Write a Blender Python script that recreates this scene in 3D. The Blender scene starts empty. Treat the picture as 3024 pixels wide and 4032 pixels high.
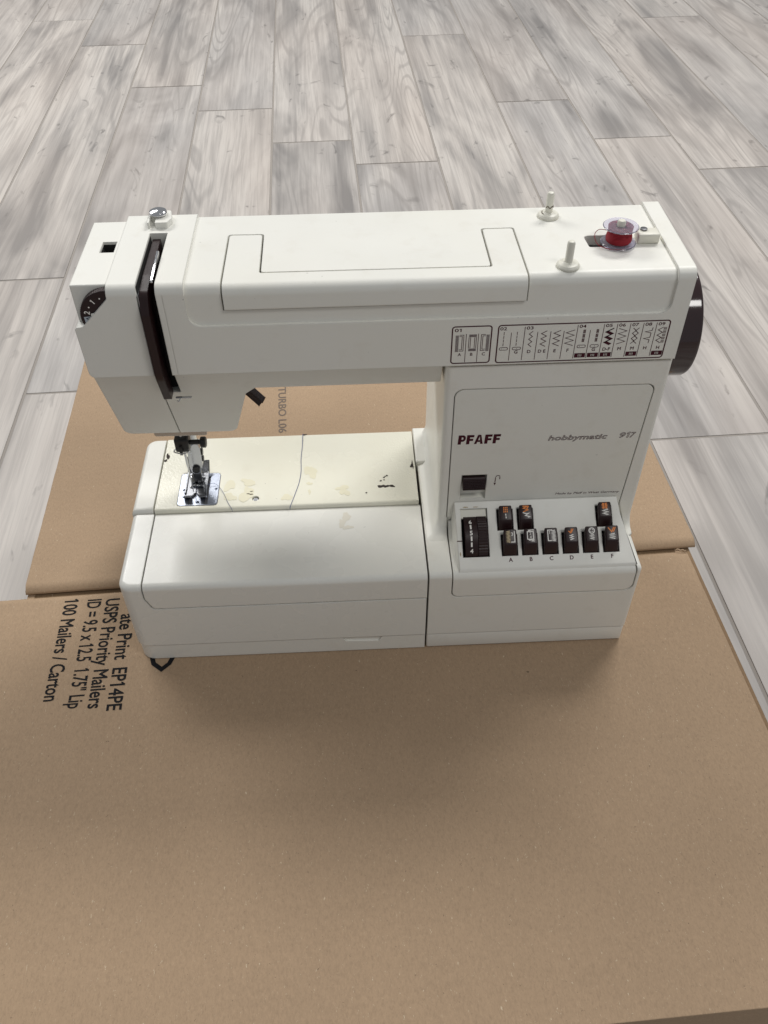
import bpy, bmesh, math, random
from mathutils import Vector, Matrix
random.seed(7)
R = math.radians
H = 0.22                      # height of the cardboard box top above the floor
# ---------------------------------------------------------------- camera
scn = bpy.context.scene
col = scn.collection
pitch, roll, yaw = 0.7877, 0.0093, -0.0404
right = Vector((1, 0, 0)); fwd = Vector((0, math.cos(pitch), -math.sin(pitch))); down = fwd.cross(right)
r2 = right * math.cos(roll) + down * math.sin(roll); d2 = down * math.cos(roll) - right * math.sin(roll)
Zr = Matrix.Rotation(yaw, 3, 'Z')
r2, d2, fw = Zr @ r2, Zr @ d2, Zr @ fwd
cam = bpy.data.cameras.new('camera'); camo = bpy.data.objects.new('camera', cam); col.objects.link(camo)
m3 = Matrix((r2, -d2, -fw)).transposed()
camo.matrix_world = Matrix.Translation((0.1775, -0.411, 0.5686 + H)) @ m3.to_4x4()
cam.sensor_fit = 'VERTICAL'; cam.sensor_height = 36.0; cam.lens = 3419.24 / 4032 * 36
cam.clip_start = 0.02; cam.clip_end = 50
scn.camera = camo
# ---------------------------------------------------------------- light of the room
W = bpy.data.worlds.new('World'); scn.world = W; W.use_nodes = True
bg = W.node_tree.nodes['Background']; bg.inputs[0].default_value = (0.93, 0.96, 1.0, 1); bg.inputs[1].default_value = 0.25
def lamp(name, loc, target, sx, sy, power, color=(1, 0.985, 0.955)):
    l = bpy.data.lights.new(name, 'AREA'); l.shape = 'RECTANGLE'; l.size = sx; l.size_y = sy; l.energy = power; l.color = color
    o = bpy.data.objects.new(name, l); col.objects.link(o); o.location = loc
    o.rotation_euler = (Vector(target) - Vector(loc)).to_track_quat('-Z', 'Y').to_euler()
    return o
lamp('ceiling_panel', (-1.65, 2.25, 2.62), (-1.65, 2.25, 0), 2.1, 1.3, 92)
lamp('ceiling_panel', (1.40, 1.60, 2.62), (1.40, 1.60, 0), 1.2, 0.7, 59)
lamp('ceiling_panel', (1.40, -1.15, 2.62), (1.40, -1.15, 0), 1.0, 0.55, 19)
vs = scn.view_settings; vs.view_transform = 'Standard'; vs.look = 'None'; vs.exposure = 0.0; vs.gamma = 1.0
scn.cycles.max_bounces = 8

# ---------------------------------------------------------------- materials
def new_mat(name):
    m = bpy.data.materials.new(name); m.use_nodes = True
    nt = m.node_tree; b = nt.nodes['Principled BSDF']
    return m, nt, b
def N(nt, kind, **kw):
    n = nt.nodes.new(kind)
    for k, v in kw.items():
        if k in n.inputs: n.inputs[k].default_value = v
        else: setattr(n, k, v)
    return n
def ramp(nt, fac, stops):
    r = nt.nodes.new('ShaderNodeValToRGB'); nt.links.new(fac, r.inputs[0])
    e = r.color_ramp.elements
    while len(e) < len(stops): e.new(0.5)
    for i, (p, c) in enumerate(stops):
        e[i].position = p; e[i].color = (c, c, c, 1) if isinstance(c, (int, float)) else (*c, 1)
    return r.outputs[0]
def mixc(nt, fac, a, b, blend='MIX'):
    n = nt.nodes.new('ShaderNodeMix'); n.data_type = 'RGBA'; n.blend_type = blend
    for s, v in ((n.inputs[0], fac), (n.inputs[6], a), (n.inputs[7], b)):
        if hasattr(v, 'links'): nt.links.new(v, s)
        elif isinstance(v, (int, float)): s.default_value = v
        else: s.default_value = (*v, 1)
    return n.outputs[2]
def noise(nt, vec, scale, detail=3, rough=0.5, dist=0.0):
    n = N(nt, 'ShaderNodeTexNoise', Scale=scale, Detail=detail, Roughness=rough, Distortion=dist)
    if vec is not None: nt.links.new(vec, n.inputs['Vector'])
    return n.outputs['Fac']
def objcoord(nt): return N(nt, 'ShaderNodeTexCoord').outputs['Object']
def plastic(name, colr, rough=0.42, bump=0.06, bscale=1600, bev=0.0009, dirt=(0.55, 0.45, 0.30), dirt_amt=0.16, spec=0.5):
    m, nt, b = new_mat(name); oc = objcoord(nt); L = nt.links
    big = noise(nt, oc, 9, 4, 0.55)
    c = mixc(nt, ramp(nt, big, [(0.35, 0.0), (0.75, 0.35)]), colr, tuple(x * y for x, y in zip(colr, (0.98, 0.955, 0.88))))
    d1 = ramp(nt, noise(nt, oc, 55, 6, 0.65), [(0.55, 0.0), (0.85, 1.0)])
    c = mixc(nt, ramp(nt, d1, [(0, 0.0), (1, dirt_amt)]), c, tuple(x * y for x, y in zip(colr, dirt)))
    sp = ramp(nt, noise(nt, oc, 260, 2, 0.5), [(0.765, 0.0), (0.79, 0.55)])
    c = mixc(nt, sp, c, tuple(x * 0.45 for x in colr))
    L.new(c, b.inputs['Base Color'])
    rr = ramp(nt, noise(nt, oc, 25, 3), [(0.3, rough - 0.05), (0.7, rough + 0.07)])
    L.new(rr, b.inputs['Roughness']); b.inputs['Specular IOR Level'].default_value = spec
    bp = N(nt, 'ShaderNodeBump', Strength=bump, Distance=0.0006)
    L.new(noise(nt, oc, bscale, 2, 0.6), bp.inputs['Height'])
    if bev:
        bv = N(nt, 'ShaderNodeBevel', Radius=bev); bv.samples = 4
        L.new(bv.outputs[0], bp.inputs['Normal'])
    L.new(bp.outputs[0], b.inputs['Normal'])
    return m
def simple(name, colr, rough=0.5, metal=0.0, bev=0.0, **kw):
    m, nt, b = new_mat(name)
    b.inputs['Base Color'].default_value = (*colr, 1); b.inputs['Roughness'].default_value = rough; b.inputs['Metallic'].default_value = metal
    for k, v in kw.items(): b.inputs[k].default_value = v
    if bev:
        bv = N(nt, 'ShaderNodeBevel', Radius=bev); bv.samples = 4; nt.links.new(bv.outputs[0], b.inputs['Normal'])
    return m
WHITE = plastic('white_plastic', (0.822, 0.815, 0.765))
PANEL = plastic('panel_plastic', (0.80, 0.795, 0.74), rough=0.5, bump=0.1)
LID = plastic('lid_plastic', (0.815, 0.81, 0.765), rough=0.26, bump=0.035, dirt_amt=0.05)
CREAM = plastic('cream_plastic', (0.77, 0.755, 0.67), rough=0.4)
BROWN = plastic('brown_plastic', (0.022, 0.0085, 0.009), rough=0.34, bump=0.05, dirt_amt=0.0, bev=0.0006, spec=0.4)
WHEEL = plastic('wheel_plastic', (0.026, 0.009, 0.010), rough=0.09, bump=0.0, dirt_amt=0.0, bev=0.0008, spec=0.9)
BLACKP = simple('black_plastic', (0.012, 0.011, 0.011), 0.38, bev=0.0005)
DARK = simple('dark_cavity', (0.012, 0.011, 0.010), 0.8)  # near-black colour standing in for the shade inside gaps and holes
MAROON = simple('maroon_print', (0.060, 0.006, 0.016), 0.5, **{'Specular IOR Level': 0.2})
INK = simple('black_ink', (0.012, 0.012, 0.014), 0.8, **{'Specular IOR Level': 0.15})
FAINT = simple('faded_ink', (0.16, 0.125, 0.10), 0.8)
KEYW = simple('white_print', (0.90, 0.88, 0.83), 0.5)
KEYO = simple('orange_print', (0.86, 0.25, 0.03), 0.5)
CHROME = simple('chrome', (0.82, 0.82, 0.83), 0.10, 1.0, bev=0.0004)
STEEL = simple('steel', (0.55, 0.56, 0.58), 0.22, 1.0, bev=0.0004)
DSTEEL = simple('dark_steel', (0.20, 0.20, 0.21), 0.3, 1.0, bev=0.0003)
FOOT = simple('foot_steel', (0.23, 0.235, 0.25), 0.24, 1.0, bev=0.0004)  # steel darkened, reflections of dark surroundings put into its colour
REDT = simple('red_thread', (0.28, 0.004, 0.014), 0.7)
BLUET = simple('blue_thread', (0.05, 0.075, 0.22), 0.7)
DIRT = simple('brown_grime', (0.46, 0.36, 0.22), 0.9)
GRIME = simple('dark_grime', (0.16, 0.13, 0.10), 0.9)
GLUE = simple('yellow_residue', (0.75, 0.715, 0.55), 0.33)
RUST = simple('chipped_metal', (0.03, 0.02, 0.016), 0.8)
CLEAR = simple('clear_plastic', (0.86, 0.84, 0.97), 0.06, **{'Transmission Weight': 0.9, 'IOR': 1.45})
def bed_paint():
    m = plastic('bed_paint', (0.81, 0.795, 0.685), rough=0.24, bump=0.02, dirt_amt=0.12)
    nt = m.node_tree; b = nt.nodes['Principled BSDF']; oc = objcoord(nt)
    # hammered, pitted paint towards both ends of the bed
    sx = N(nt, 'ShaderNodeSeparateXYZ'); nt.links.new(oc, sx.inputs[0])
    ends = ramp(nt, sx.outputs[0], [(0.03, 0.45), (0.06, 0.0), (0.185, 0.0), (0.215, 0.45)])
    bp = [n for n in nt.nodes if n.type == 'BUMP'][0]
    b2 = N(nt, 'ShaderNodeBump', Distance=0.0005)
    nt.links.new(ends, b2.inputs['Strength'])
    nt.links.new(noise(nt, oc, 650, 2, 0.5), b2.inputs['Height'])
    nt.links.new(bp.outputs[0], b2.inputs['Normal']); nt.links.new(b2.outputs[0], b.inputs['Normal'])
    return m
BED = bed_paint()
def brushed():
    m, nt, b = new_mat('brushed_steel'); oc = objcoord(nt)
    mp = N(nt, 'ShaderNodeMapping'); mp.inputs['Scale'].default_value = (60, 3500, 1); nt.links.new(oc, mp.inputs[0])
    nz = noise(nt, mp.outputs[0], 1, 2)
    b.inputs['Base Color'].default_value = (0.40, 0.43, 0.50, 1); b.inputs['Metallic'].default_value = 1
    nt.links.new(ramp(nt, nz, [(0.3, 0.26), (0.7, 0.40)]), b.inputs['Roughness'])
    return m
BRUSHED = brushed()
def kraft(name, colr):
    m, nt, b = new_mat(name); oc = objcoord(nt); L = nt.links
    mp = N(nt, 'ShaderNodeMapping'); mp.inputs['Scale'].default_value = (1.0, 0.45, 1.0); mp.inputs['Rotation'].default_value = (0, 0, 0.3); L.new(oc, mp.inputs[0])
    blot = noise(nt, oc, 6, 5, 0.6)
    c = mixc(nt, ramp(nt, blot, [(0.3, 0.0), (0.72, 1.0)]), tuple(x * 0.93 for x in colr), tuple(x * 1.06 for x in colr))
    fib = noise(nt, mp.outputs[0], 800, 6, 0.75, 0.6)
    c = mixc(nt, ramp(nt, fib, [(0.34, 0.40), (0.5, 0.0)]), c, tuple(x * 0.60 for x in colr))
    c = mixc(nt, ramp(nt, fib, [(0.52, 0.0), (0.70, 0.36)]), c, tuple(min(1, x * 1.35) for x in colr))
    flk = noise(nt, mp.outputs[0], 900, 2, 0.5, 1.0)
    c = mixc(nt, ramp(nt, flk, [(0.70, 0.0), (0.74, 0.8)]), c, (0.62, 0.52, 0.38))
    flk2 = noise(nt, oc, 700, 2, 0.5, 1.0)
    c = mixc(nt, ramp(nt, flk2, [(0.72, 0.0), (0.755, 0.85)]), c, tuple(x * 0.35 for x in colr))
    spot = noise(nt, oc, 95, 1, 0.5)
    c = mixc(nt, ramp(nt, spot, [(0.805, 0.0), (0.815, 0.7)]), c, tuple(x * 0.25 for x in colr))
    L.new(c, b.inputs['Base Color']); b.inputs['Roughness'].default_value = 0.82; b.inputs['Specular IOR Level'].default_value = 0.3
    wv = N(nt, 'ShaderNodeTexWave', Scale=42.0, Distortion=0.6); wv.bands_direction = 'Y'; L.new(oc, wv.inputs['Vector'])
    b1 = N(nt, 'ShaderNodeBump', Strength=0.05, Distance=0.0006); L.new(wv.outputs['Fac'], b1.inputs['Height'])
    b2 = N(nt, 'ShaderNodeBump', Strength=0.16, Distance=0.0004); L.new(fib, b2.inputs['Height']); L.new(b1.outputs[0], b2.inputs['Normal'])
    bv = N(nt, 'ShaderNodeBevel', Radius=0.001); bv.samples = 4; L.new(bv.outputs[0], b1.inputs['Normal'])
    L.new(b2.outputs[0], b.inputs['Normal'])
    return m
KRAFT = kraft('kraft_cardboard', (0.392, 0.277, 0.180))
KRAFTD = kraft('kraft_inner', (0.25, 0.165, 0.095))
def wood():
    m, nt, b = new_mat('grey_wood_plank'); oc = objcoord(nt); L = nt.links
    oi = N(nt, 'ShaderNodeObjectInfo')
    mul = N(nt, 'ShaderNodeVectorMath', operation='SCALE'); cmb = N(nt, 'ShaderNodeCombineXYZ')
    for i in range(3): L.new(oi.outputs['Random'], cmb.inputs[i])
    L.new(cmb.outputs[0], mul.inputs[0]); mul.inputs['Scale'].default_value = 61.0
    add = N(nt, 'ShaderNodeVectorMath', operation='ADD'); L.new(oc, add.inputs[0]); L.new(mul.outputs[0], add.inputs[1])
    def mapped(sx, sy, off=0.0):
        mp = N(nt, 'ShaderNodeMapping'); mp.inputs['Scale'].default_value = (sx, sy, 1); mp.inputs['Location'].default_value = (off, off * 2, 0); L.new(add.outputs[0], mp.inputs[0]); return mp.outputs[0]
    rnd2 = N(nt, 'ShaderNodeMath', operation='FRACT'); rm = N(nt, 'ShaderNodeMath', operation='MULTIPLY'); L.new(oi.outputs['Random'], rm.inputs[0]); rm.inputs[1].default_value = 7.31; L.new(rm.outputs[0], rnd2.inputs[0])
    base = mixc(nt, rnd2.outputs[0], (0.50, 0.465, 0.432), (0.385, 0.365, 0.352))
    patch = noise(nt, mapped(8.5, 1.7), 1, 3, 0.5, 1.2)
    streak = noise(nt, mapped(34, 0.9, 5), 1, 5, 0.62, 0.7)
    both = N(nt, 'ShaderNodeMath', operation='MULTIPLY_ADD'); L.new(streak, both.inputs[0]); both.inputs[1].default_value = 0.55; L.new(patch, both.inputs[2])
    c = mixc(nt, ramp(nt, both.outputs[0], [(0.70, 0.0), (0.82, 0.35), (0.98, 1.0)]), base, (0.205, 0.193, 0.187))
    c = mixc(nt, ramp(nt, both.outputs[0], [(0.50, 0.75), (0.70, 0.0)]), c, (0.56, 0.53, 0.495))
    # cathedral figure: contour lines of a slow, stretched noise
    fig = noise(nt, mapped(7.5, 0.75, 4), 1, 2.0, 0.45, 0.5)
    fm = N(nt, 'ShaderNodeMath', operation='MULTIPLY'); L.new(fig, fm.inputs[0]); fm.inputs[1].default_value = 95.0
    fs = N(nt, 'ShaderNodeMath', operation='SINE'); L.new(fm.outputs[0], fs.inputs[0])
    gate = ramp(nt, noise(nt, mapped(7, 1.2, 17), 1, 2, 0.5), [(0.47, 0.04), (0.60, 0.55)])
    lines = N(nt, 'ShaderNodeMath', operation='MULTIPLY'); L.new(ramp(nt, fs.outputs[0], [(0.30, 0.0), (1.0, 1.0)]), lines.inputs[0]); L.new(gate, lines.inputs[1])
    c = mixc(nt, lines.outputs[0], c, (0.245, 0.230, 0.220))
    grain = noise(nt, mapped(170, 4, 3), 1, 4, 0.7, 0.5)
    c = mixc(nt, ramp(nt, grain, [(0.36, 0.42), (0.56, 0.0)]), c, (0.23, 0.215, 0.205))
    knot = noise(nt, mapped(17, 7.5, 31), 1, 3, 0.6, 2.0)
    c = mixc(nt, ramp(nt, knot, [(0.64, 0.0), (0.74, 0.75)]), c, (0.135, 0.127, 0.123))
    warm = noise(nt, mapped(4, 1.0, 23), 1, 2, 0.5)
    c = mixc(nt, ramp(nt, warm, [(0.42, 0.0), (0.7, 0.45)]), c, mixc(nt, 0.5, c, (0.52, 0.43, 0.365)))
    L.new(c, b.inputs['Base Color'])
    L.new(ramp(nt, grain, [(0.3, 0.40), (0.7, 0.50)]), b.inputs['Roughness'])
    b1 = N(nt, 'ShaderNodeBump', Strength=0.12, Distance=0.0008); L.new(grain, b1.inputs['Height'])
    bv = N(nt, 'ShaderNodeBevel', Radius=0.0012); bv.samples = 3; L.new(bv.outputs[0], b1.inputs['Normal'])
    L.new(b1.outputs[0], b.inputs['Normal'])
    return m
WOOD = wood()
GROUT = simple('joint_filler', (0.28, 0.255, 0.232), 0.85)

# ---------------------------------------------------------------- mesh helpers
def link(name, me, mat, parent=None, smooth=35):
    o = bpy.data.objects.new(name, me); col.objects.link(o)
    if mat: me.materials.append(mat)
    if parent: o.parent = parent
    if smooth and len(me.polygons):
        me.shade_smooth(); me.set_sharp_from_angle(angle=R(smooth))
    return o
def raw(name, verts, faces):
    me = bpy.data.meshes.new(name); me.from_pydata([tuple(v) for v in verts], [], faces)
    bm = bmesh.new(); bm.from_mesh(me); bmesh.ops.recalc_face_normals(bm, faces=bm.faces); bm.to_mesh(me); bm.free()
    return me
def rpoly(pts, seg=7):
    """polygon from (a, b[, radius]) corners, corners rounded"""
    out = []; n = len(pts)
    for i, p in enumerate(pts):
        r = p[2] if len(p) > 2 else 0
        P = Vector(p[:2])
        if not r: out.append((P.x, P.y)); continue
        a = Vector(pts[i - 1][:2]) - P; b = Vector(pts[(i + 1) % n][:2]) - P
        a.normalize(); b.normalize(); ang = a.angle(b); t = r / math.tan(ang / 2)
        c = P + (a + b).normalized() * (r / math.sin(ang / 2))
        s = P + a * t - c; e = P + b * t - c
        tot = math.atan2(s.x * e.y - s.y * e.x, s.dot(e))
        for k in range(seg + 1):
            q = Matrix.Rotation(tot * k / seg, 2) @ s
            out.append((c.x + q.x, c.y + q.y))
    return out
AX = {'x': lambda a, b, t: (t, a, b), 'y': lambda a, b, t: (a, t, b), 'z': lambda a, b, t: (a, b, t)}
def prism_me(name, poly, ax, t0, t1):
    f = AX[ax]; n = len(poly)
    v = [f(a, b, t0) for a, b in poly] + [f(a, b, t1) for a, b in poly]
    fc = [tuple(range(n)), tuple(range(n, 2 * n))] + [(i, (i + 1) % n, n + (i + 1) % n, n + i) for i in range(n)]
    return raw(name, v, fc)
def prism(name, poly, ax, t0, t1, mat=None, parent=None, smooth=35):
    return link(name, prism_me(name, poly, ax, t0, t1), mat, parent, smooth)
def box(name, x0, x1, y0, y1, z0, z1, mat=None, parent=None, bev=0.0, seg=3):
    bm = bmesh.new(); bmesh.ops.create_cube(bm, size=1)
    for v in bm.verts: v.co = Vector(((x0, x1)[v.co.x > 0], (y0, y1)[v.co.y > 0], (z0, z1)[v.co.z > 0]))
    if bev: bmesh.ops.bevel(bm, geom=bm.edges[:], offset=bev, segments=seg, profile=0.5, affect='EDGES')
    me = bpy.data.meshes.new(name); bm.to_mesh(me); bm.free()
    return link(name, me, mat, parent)
def bool_(o, *cuts, op='DIFFERENCE'):
    for c in cuts:
        md = o.modifiers.new('b', 'BOOLEAN'); md.operation = op; md.object = c; md.solver = 'EXACT'
    dg = bpy.context.evaluated_depsgraph_get()
    me = bpy.data.meshes.new_from_object(o.evaluated_get(dg)); o.modifiers.clear(); o.data = me
    for c in cuts: bpy.data.objects.remove(c, do_unlink=True)
    me.shade_smooth(); me.set_sharp_from_angle(angle=R(35))
    return o
def finish(o):
    md = o.modifiers.new('wn', 'WEIGHTED_NORMAL'); md.keep_sharp = True; md.weight = 80
    return o
def lathe_me(name, prof, n=32, ax='z', org=(0, 0, 0)):
    """prof: (radius, along) points; closed to the axis at both ends"""
    v = []; fc = []; k = len(prof)
    for i in range(n):
        a = 2 * math.pi * i / n
        for r, h in prof:
            c, s = r * math.cos(a), r * math.sin(a)
            p = {'z': (c, s, h), 'x': (h, c, s), 'y': (c, h, s)}[ax]
            v.append(tuple(p[j] + org[j] for j in range(3)))
    for i in range(n):
        j = (i + 1) % n
        for q in range(k - 1): fc.append((i * k + q, j * k + q, j * k + q + 1, i * k + q + 1))
    fc.append(tuple(i * k for i in range(n))); fc.append(tuple(i * k + k - 1 for i in range(n)))
    return raw(name, v, fc)
def lathe(name, prof, mat, parent=None, n=32, ax='z', org=(0, 0, 0)):
    return link(name, lathe_me(name, prof, n, ax, org), mat, parent)
def tube(name, pts, rad, mat, parent=None, n=6, sub=6):
    P = [Vector(p) for p in pts]; Q = []
    for i in range(len(P) - 1):        # catmull-rom
        p0 = P[max(i - 1, 0)]; p1 = P[i]; p2 = P[i + 1]; p3 = P[min(i + 2, len(P) - 1)]
        for k in range(sub):
            t = k / sub
            Q.append(0.5 * ((2 * p1) + (p2 - p0) * t + (2 * p0 - 5 * p1 + 4 * p2 - p3) * t * t + (3 * p1 - p0 - 3 * p2 + p3) * t ** 3))
    Q.append(P[-1]); v = []; fc = []
    for i, q in enumerate(Q):
        d = (Q[min(i + 1, len(Q) - 1)] - Q[max(i - 1, 0)]).normalized()
        u = d.orthogonal().normalized() if i == 0 else (u - d * u.dot(d)).normalized()
        w = d.cross(u)
        for k in range(n):
            a = 2 * math.pi * k / n; v.append(q + (u * math.cos(a) + w * math.sin(a)) * rad)
    for i in range(len(Q) - 1):
        for k in range(n): fc.append((i * n + k, i * n + (k + 1) % n, (i + 1) * n + (k + 1) % n, (i + 1) * n + k))
    fc.append(tuple(range(n))); fc.append(tuple(range((len(Q) - 1) * n, len(Q) * n)))
    return link(name, raw(name, v, fc), mat, parent, 60)
class Ink:
    """flat printed marks collected in the 2-D frame (org, ex, ey)"""
    def __init__(s, org, ex, ey): s.o = Vector(org); s.x = Vector(ex).normalized(); s.y = Vector(ey).normalized(); s.v = []; s.f = []
    def P(s, a, b): return s.o + s.x * a + s.y * b
    def poly(s, pts):
        k = len(s.v); s.v += [s.P(*p) for p in pts]; s.f.append(tuple(range(k, k + len(pts)))); return s
    def rect(s, a0, a1, b0, b1): return s.poly([(a0, b0), (a1, b0), (a1, b1), (a0, b1)])
    def line(s, pts, w, closed=False):
        P = [Vector(p) for p in pts]; n = len(P); k = len(s.v)
        for i in range(n):
            a = P[i - 1] if (i or closed) else None; b = P[(i + 1) % n] if (i < n - 1 or closed) else None
            d1 = (P[i] - a).normalized() if a is not None else None; d2 = (b - P[i]).normalized() if b is not None else None
            if d1 is None: d1 = d2
            if d2 is None: d2 = d1
            n1 = Vector((-d1.y, d1.x)); n2 = Vector((-d2.y, d2.x)); m = n1 + n2
            if m.length < 1e-6: m = n1
            m.normalize(); l = (w / 2) / max(m.dot(n1), 0.42)
            s.v += [s.P(*(P[i] + m * l)), s.P(*(P[i] - m * l))]
        for i in range(n if closed else n - 1):
            j = (i + 1) % n; s.f.append((k + 2 * i, k + 2 * i + 1, k + 2 * j + 1, k + 2 * j))
        return s
    def text(s, body, a, b, h, width=None, bold=0.0, shear=0.0, align='LEFT', outline=0.0, space=1.0, thick=0.0):
        if thick: s.text(body, a, b, h, width, 0.0, shear, align, thick, space)
        cu = bpy.data.curves.new('t', 'FONT'); cu.body = body; cu.size = 1; cu.offset = bold; cu.shear = shear; cu.resolution_u = 3; cu.space_character = space
        if bold and any(c in body for c in 'MW'): cu.offset = 0.0
        if outline: cu.fill_mode = 'NONE'; cu.bevel_depth = outline; cu.bevel_resolution = 0
        o = bpy.data.objects.new('t', cu); col.objects.link(o)
        dg = bpy.context.evaluated_depsgraph_get(); me = bpy.data.meshes.new_from_object(o.evaluated_get(dg))
        bpy.data.objects.remove(o, do_unlink=True)
        xs = [v.co.x for v in me.vertices]; x0, x1 = min(xs), max(xs)
        sy = h / 0.73; sx = (width / (x1 - x0)) if width else sy
        wd = (x1 - x0) * sx; off = {'LEFT': 0, 'CENTER': -wd / 2, 'RIGHT': -wd}[align]
        k = len(s.v); nrm = s.x.cross(s.y)
        for v in me.vertices: s.v.append(s.P(a + off + (v.co.x - x0) * sx, b + v.co.y * sy) + nrm * (v.co.z * sx * 0.3))
        for p in me.polygons: s.f.append(tuple(k + i for i in p.vertices))
        bpy.data.meshes.remove(me)
        if not outline:
            for i, c in enumerate(body):
                if c != '1': continue
                cu2 = bpy.data.curves.new('t', 'FONT'); cu2.body = body[:i + 1]; cu2.size = 1; cu2.space_character = space
                o = bpy.data.objects.new('t', cu2); col.objects.link(o)
                dg = bpy.context.evaluated_depsgraph_get(); me = bpy.data.meshes.new_from_object(o.evaluated_get(dg))
                bpy.data.objects.remove(o, do_unlink=True)
                xr = max(v.co.x for v in me.vertices); tp_ = max(v.co.y for v in me.vertices if v.co.x > xr - .02); xl = min(v.co.x for v in me.vertices if v.co.x > xr - .12 and v.co.y > tp_ - .05); bpy.data.meshes.remove(me)
                q = [(xl, tp_), (xl, tp_ - .13), (xl - .13, tp_ - .20), (xl - .13, tp_ - .10)]
                s.poly([(a + off + (px_ - x0) * sx, b + py_ * sy) for px_, py_ in q])
        return s
    def out(s, name, mat, parent):
        me = bpy.data.meshes.new(name); me.from_pydata([tuple(v) for v in s.v], [], s.f)
        return link(name, me, mat, parent, 0)
def empty(name, label, cat, loc=(0, 0, 0)):
    o = bpy.data.objects.new(name, None); col.objects.link(o); o.location = loc; o.empty_display_size = 0.02
    o['label'] = label; o['category'] = cat; return o

# ================================================================ floor
PH = 0.0326; K = (0.5686 + H) / 0.5806
PW = 0.1315 * K; PL = 0.925 * K
ucam, vcam = 0.164, -0.4166
fl = box('floor', -2.6, 3.4, -1.6, 4.2, -0.03, -0.0007, GROUT); fl['kind'] = 'structure'
joint = {0: .622, 1: .375, 2: .25, 3: .10, 4: .005, 5: .62, 6: .24, 7: .066, 8: -.063, 9: .69, 10: .33, 11: .52, -1: .80, -2: .15, -3: .45, 12: .11}
ex, ey = Vector((math.cos(PH), math.sin(PH), 0)), Vector((-math.sin(PH), math.cos(PH), 0))
g = 0.0021
pm = {}
def plank_mesh(ln):
    bm = bmesh.new(); bmesh.ops.create_cube(bm, size=1)
    for v in bm.verts: v.co = Vector((v.co.x * (PW - 2 * g), v.co.y * (ln - 2 * g), -0.006 if v.co.z < 0 else 0.0))
    me = bpy.data.meshes.new('plank'); bm.to_mesh(me); bm.free(); me.materials.append(WOOD); return me
PM = plank_mesh(PL)
for k in range(-3, 13):
    u = ucam + (-.3033 + (k + .5) * .1315 - ucam) * K
    v0 = vcam + (joint.get(k, 0.3) - vcam) * K
    for j in range(-2, 3):
        vc = v0 + (j + .5) * PL
        if vc < -1.0 or vc > 3.6: continue
        o = bpy.data.objects.new('plank', PM); col.objects.link(o); o.parent = fl
        o.location = ex * u + ey * vc; o.rotation_euler = (random.uniform(-.0006, .0006), random.uniform(-.0008, .0008), PH)

# ================================================================ cardboard box
BA = R(2.4)
cb = empty('cardboard_box', 'closed brown cardboard shipping box under the sewing machine, printed with mailer details', 'cardboard box', (0.18, 0.08, 0))
cb.rotation_euler = (0, 0, BA)
HT = 0.0055
def flap(name, x0, x1, y0, y1, edge, zt=H):
    """one top flap, its edge at the meeting line softly rounded, gently uneven"""
    nx, ny = 60, 40; top = []; bm = bmesh.new()
    rnd = random.Random(len(name))
    def z(a, b):
        d = abs(b - edge); dz = 0.0
        if d < 0.008: dz -= (1 - d / 0.008) ** 2 * 0.0042
        return zt + dz
    ys = [y0 + (y1 - y0) * i / ny for i in range(ny + 1)]
    near = [edge + (1 if y1 > edge + .01 else -1) * t for t in (0.0008, 0.0016, 0.0025, 0.0035, 0.0045, 0.006, 0.008)]
    ys = sorted(set(ys + near))
    xs = [x0 + (x1 - x0) * i / nx for i in range(nx + 1)]
    G = [[bm.verts.new((a + (0.00012 * rnd.uniform(-1, 1) if a in (x0, x1) else 0), b, z(a, b))) for a in xs] for b in ys]
    B = [[bm.verts.new((v.co.x, v.co.y, zt - HT)) for v in row] for row in G]
    for j in range(len(ys) - 1):
        for i in range(nx):
            bm.faces.new((G[j][i], G[j][i + 1], G[j + 1][i + 1], G[j + 1][i]))
            bm.faces.new((B[j][i], B[j + 1][i], B[j + 1][i + 1], B[j][i + 1]))
    for j in range(len(ys) - 1):
        bm.faces.new((G[j][0], G[j + 1][0], B[j + 1][0], B[j][0])); bm.faces.new((G[j][nx], B[j][nx], B[j + 1][nx], G[j + 1][nx]))
    for i in range(nx):
        bm.faces.new((G[0][i], B[0][i], B[0][i + 1], G[0][i + 1])); bm.faces.new((G[-1][i], G[-1][i + 1], B[-1][i + 1], B[-1][i]))
    bmesh.ops.recalc_face_normals(bm, faces=bm.faces)
    me = bpy.data.meshes.new(name); bm.to_mesh(me); bm.free()
    return link(name, me, KRAFT, cb, 50)
# local frame: x across, y away, origin under the middle of the meeting line
rear = flap('top_flap', -0.2895, 0.2965, 0.0085, 0.352, 0.0085, H)
front = flap('top_flap', -0.3150, 0.2850, -0.3572, 0.0032, 0.0032, H - 0.0006)
T = 0.006
box('side_panel', -0.2880, 0.2835, -0.3567, -0.3567 + T, 0.001, H - HT - 0.0012, KRAFT, cb)
box('side_panel', -0.2880, 0.2835, 0.3515 - T, 0.3515, 0.001, H - HT - 0.0012, KRAFT, cb)
box('side_panel', -0.2885, -0.2885 + T, -0.345, 0.345, 0.001, H - HT - 0.0015, KRAFT, cb)
box('side_panel', 0.2840 - T, 0.2840, -0.345, 0.345, 0.001, H - HT - 0.0015, KRAFT, cb)
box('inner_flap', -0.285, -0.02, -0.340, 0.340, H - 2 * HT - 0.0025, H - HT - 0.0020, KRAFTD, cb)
box('inner_flap', 0.02, 0.2915, -0.340, 0.018, H - 2 * HT - 0.0025, H - HT - 0.0020, KRAFTD, cb)
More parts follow.
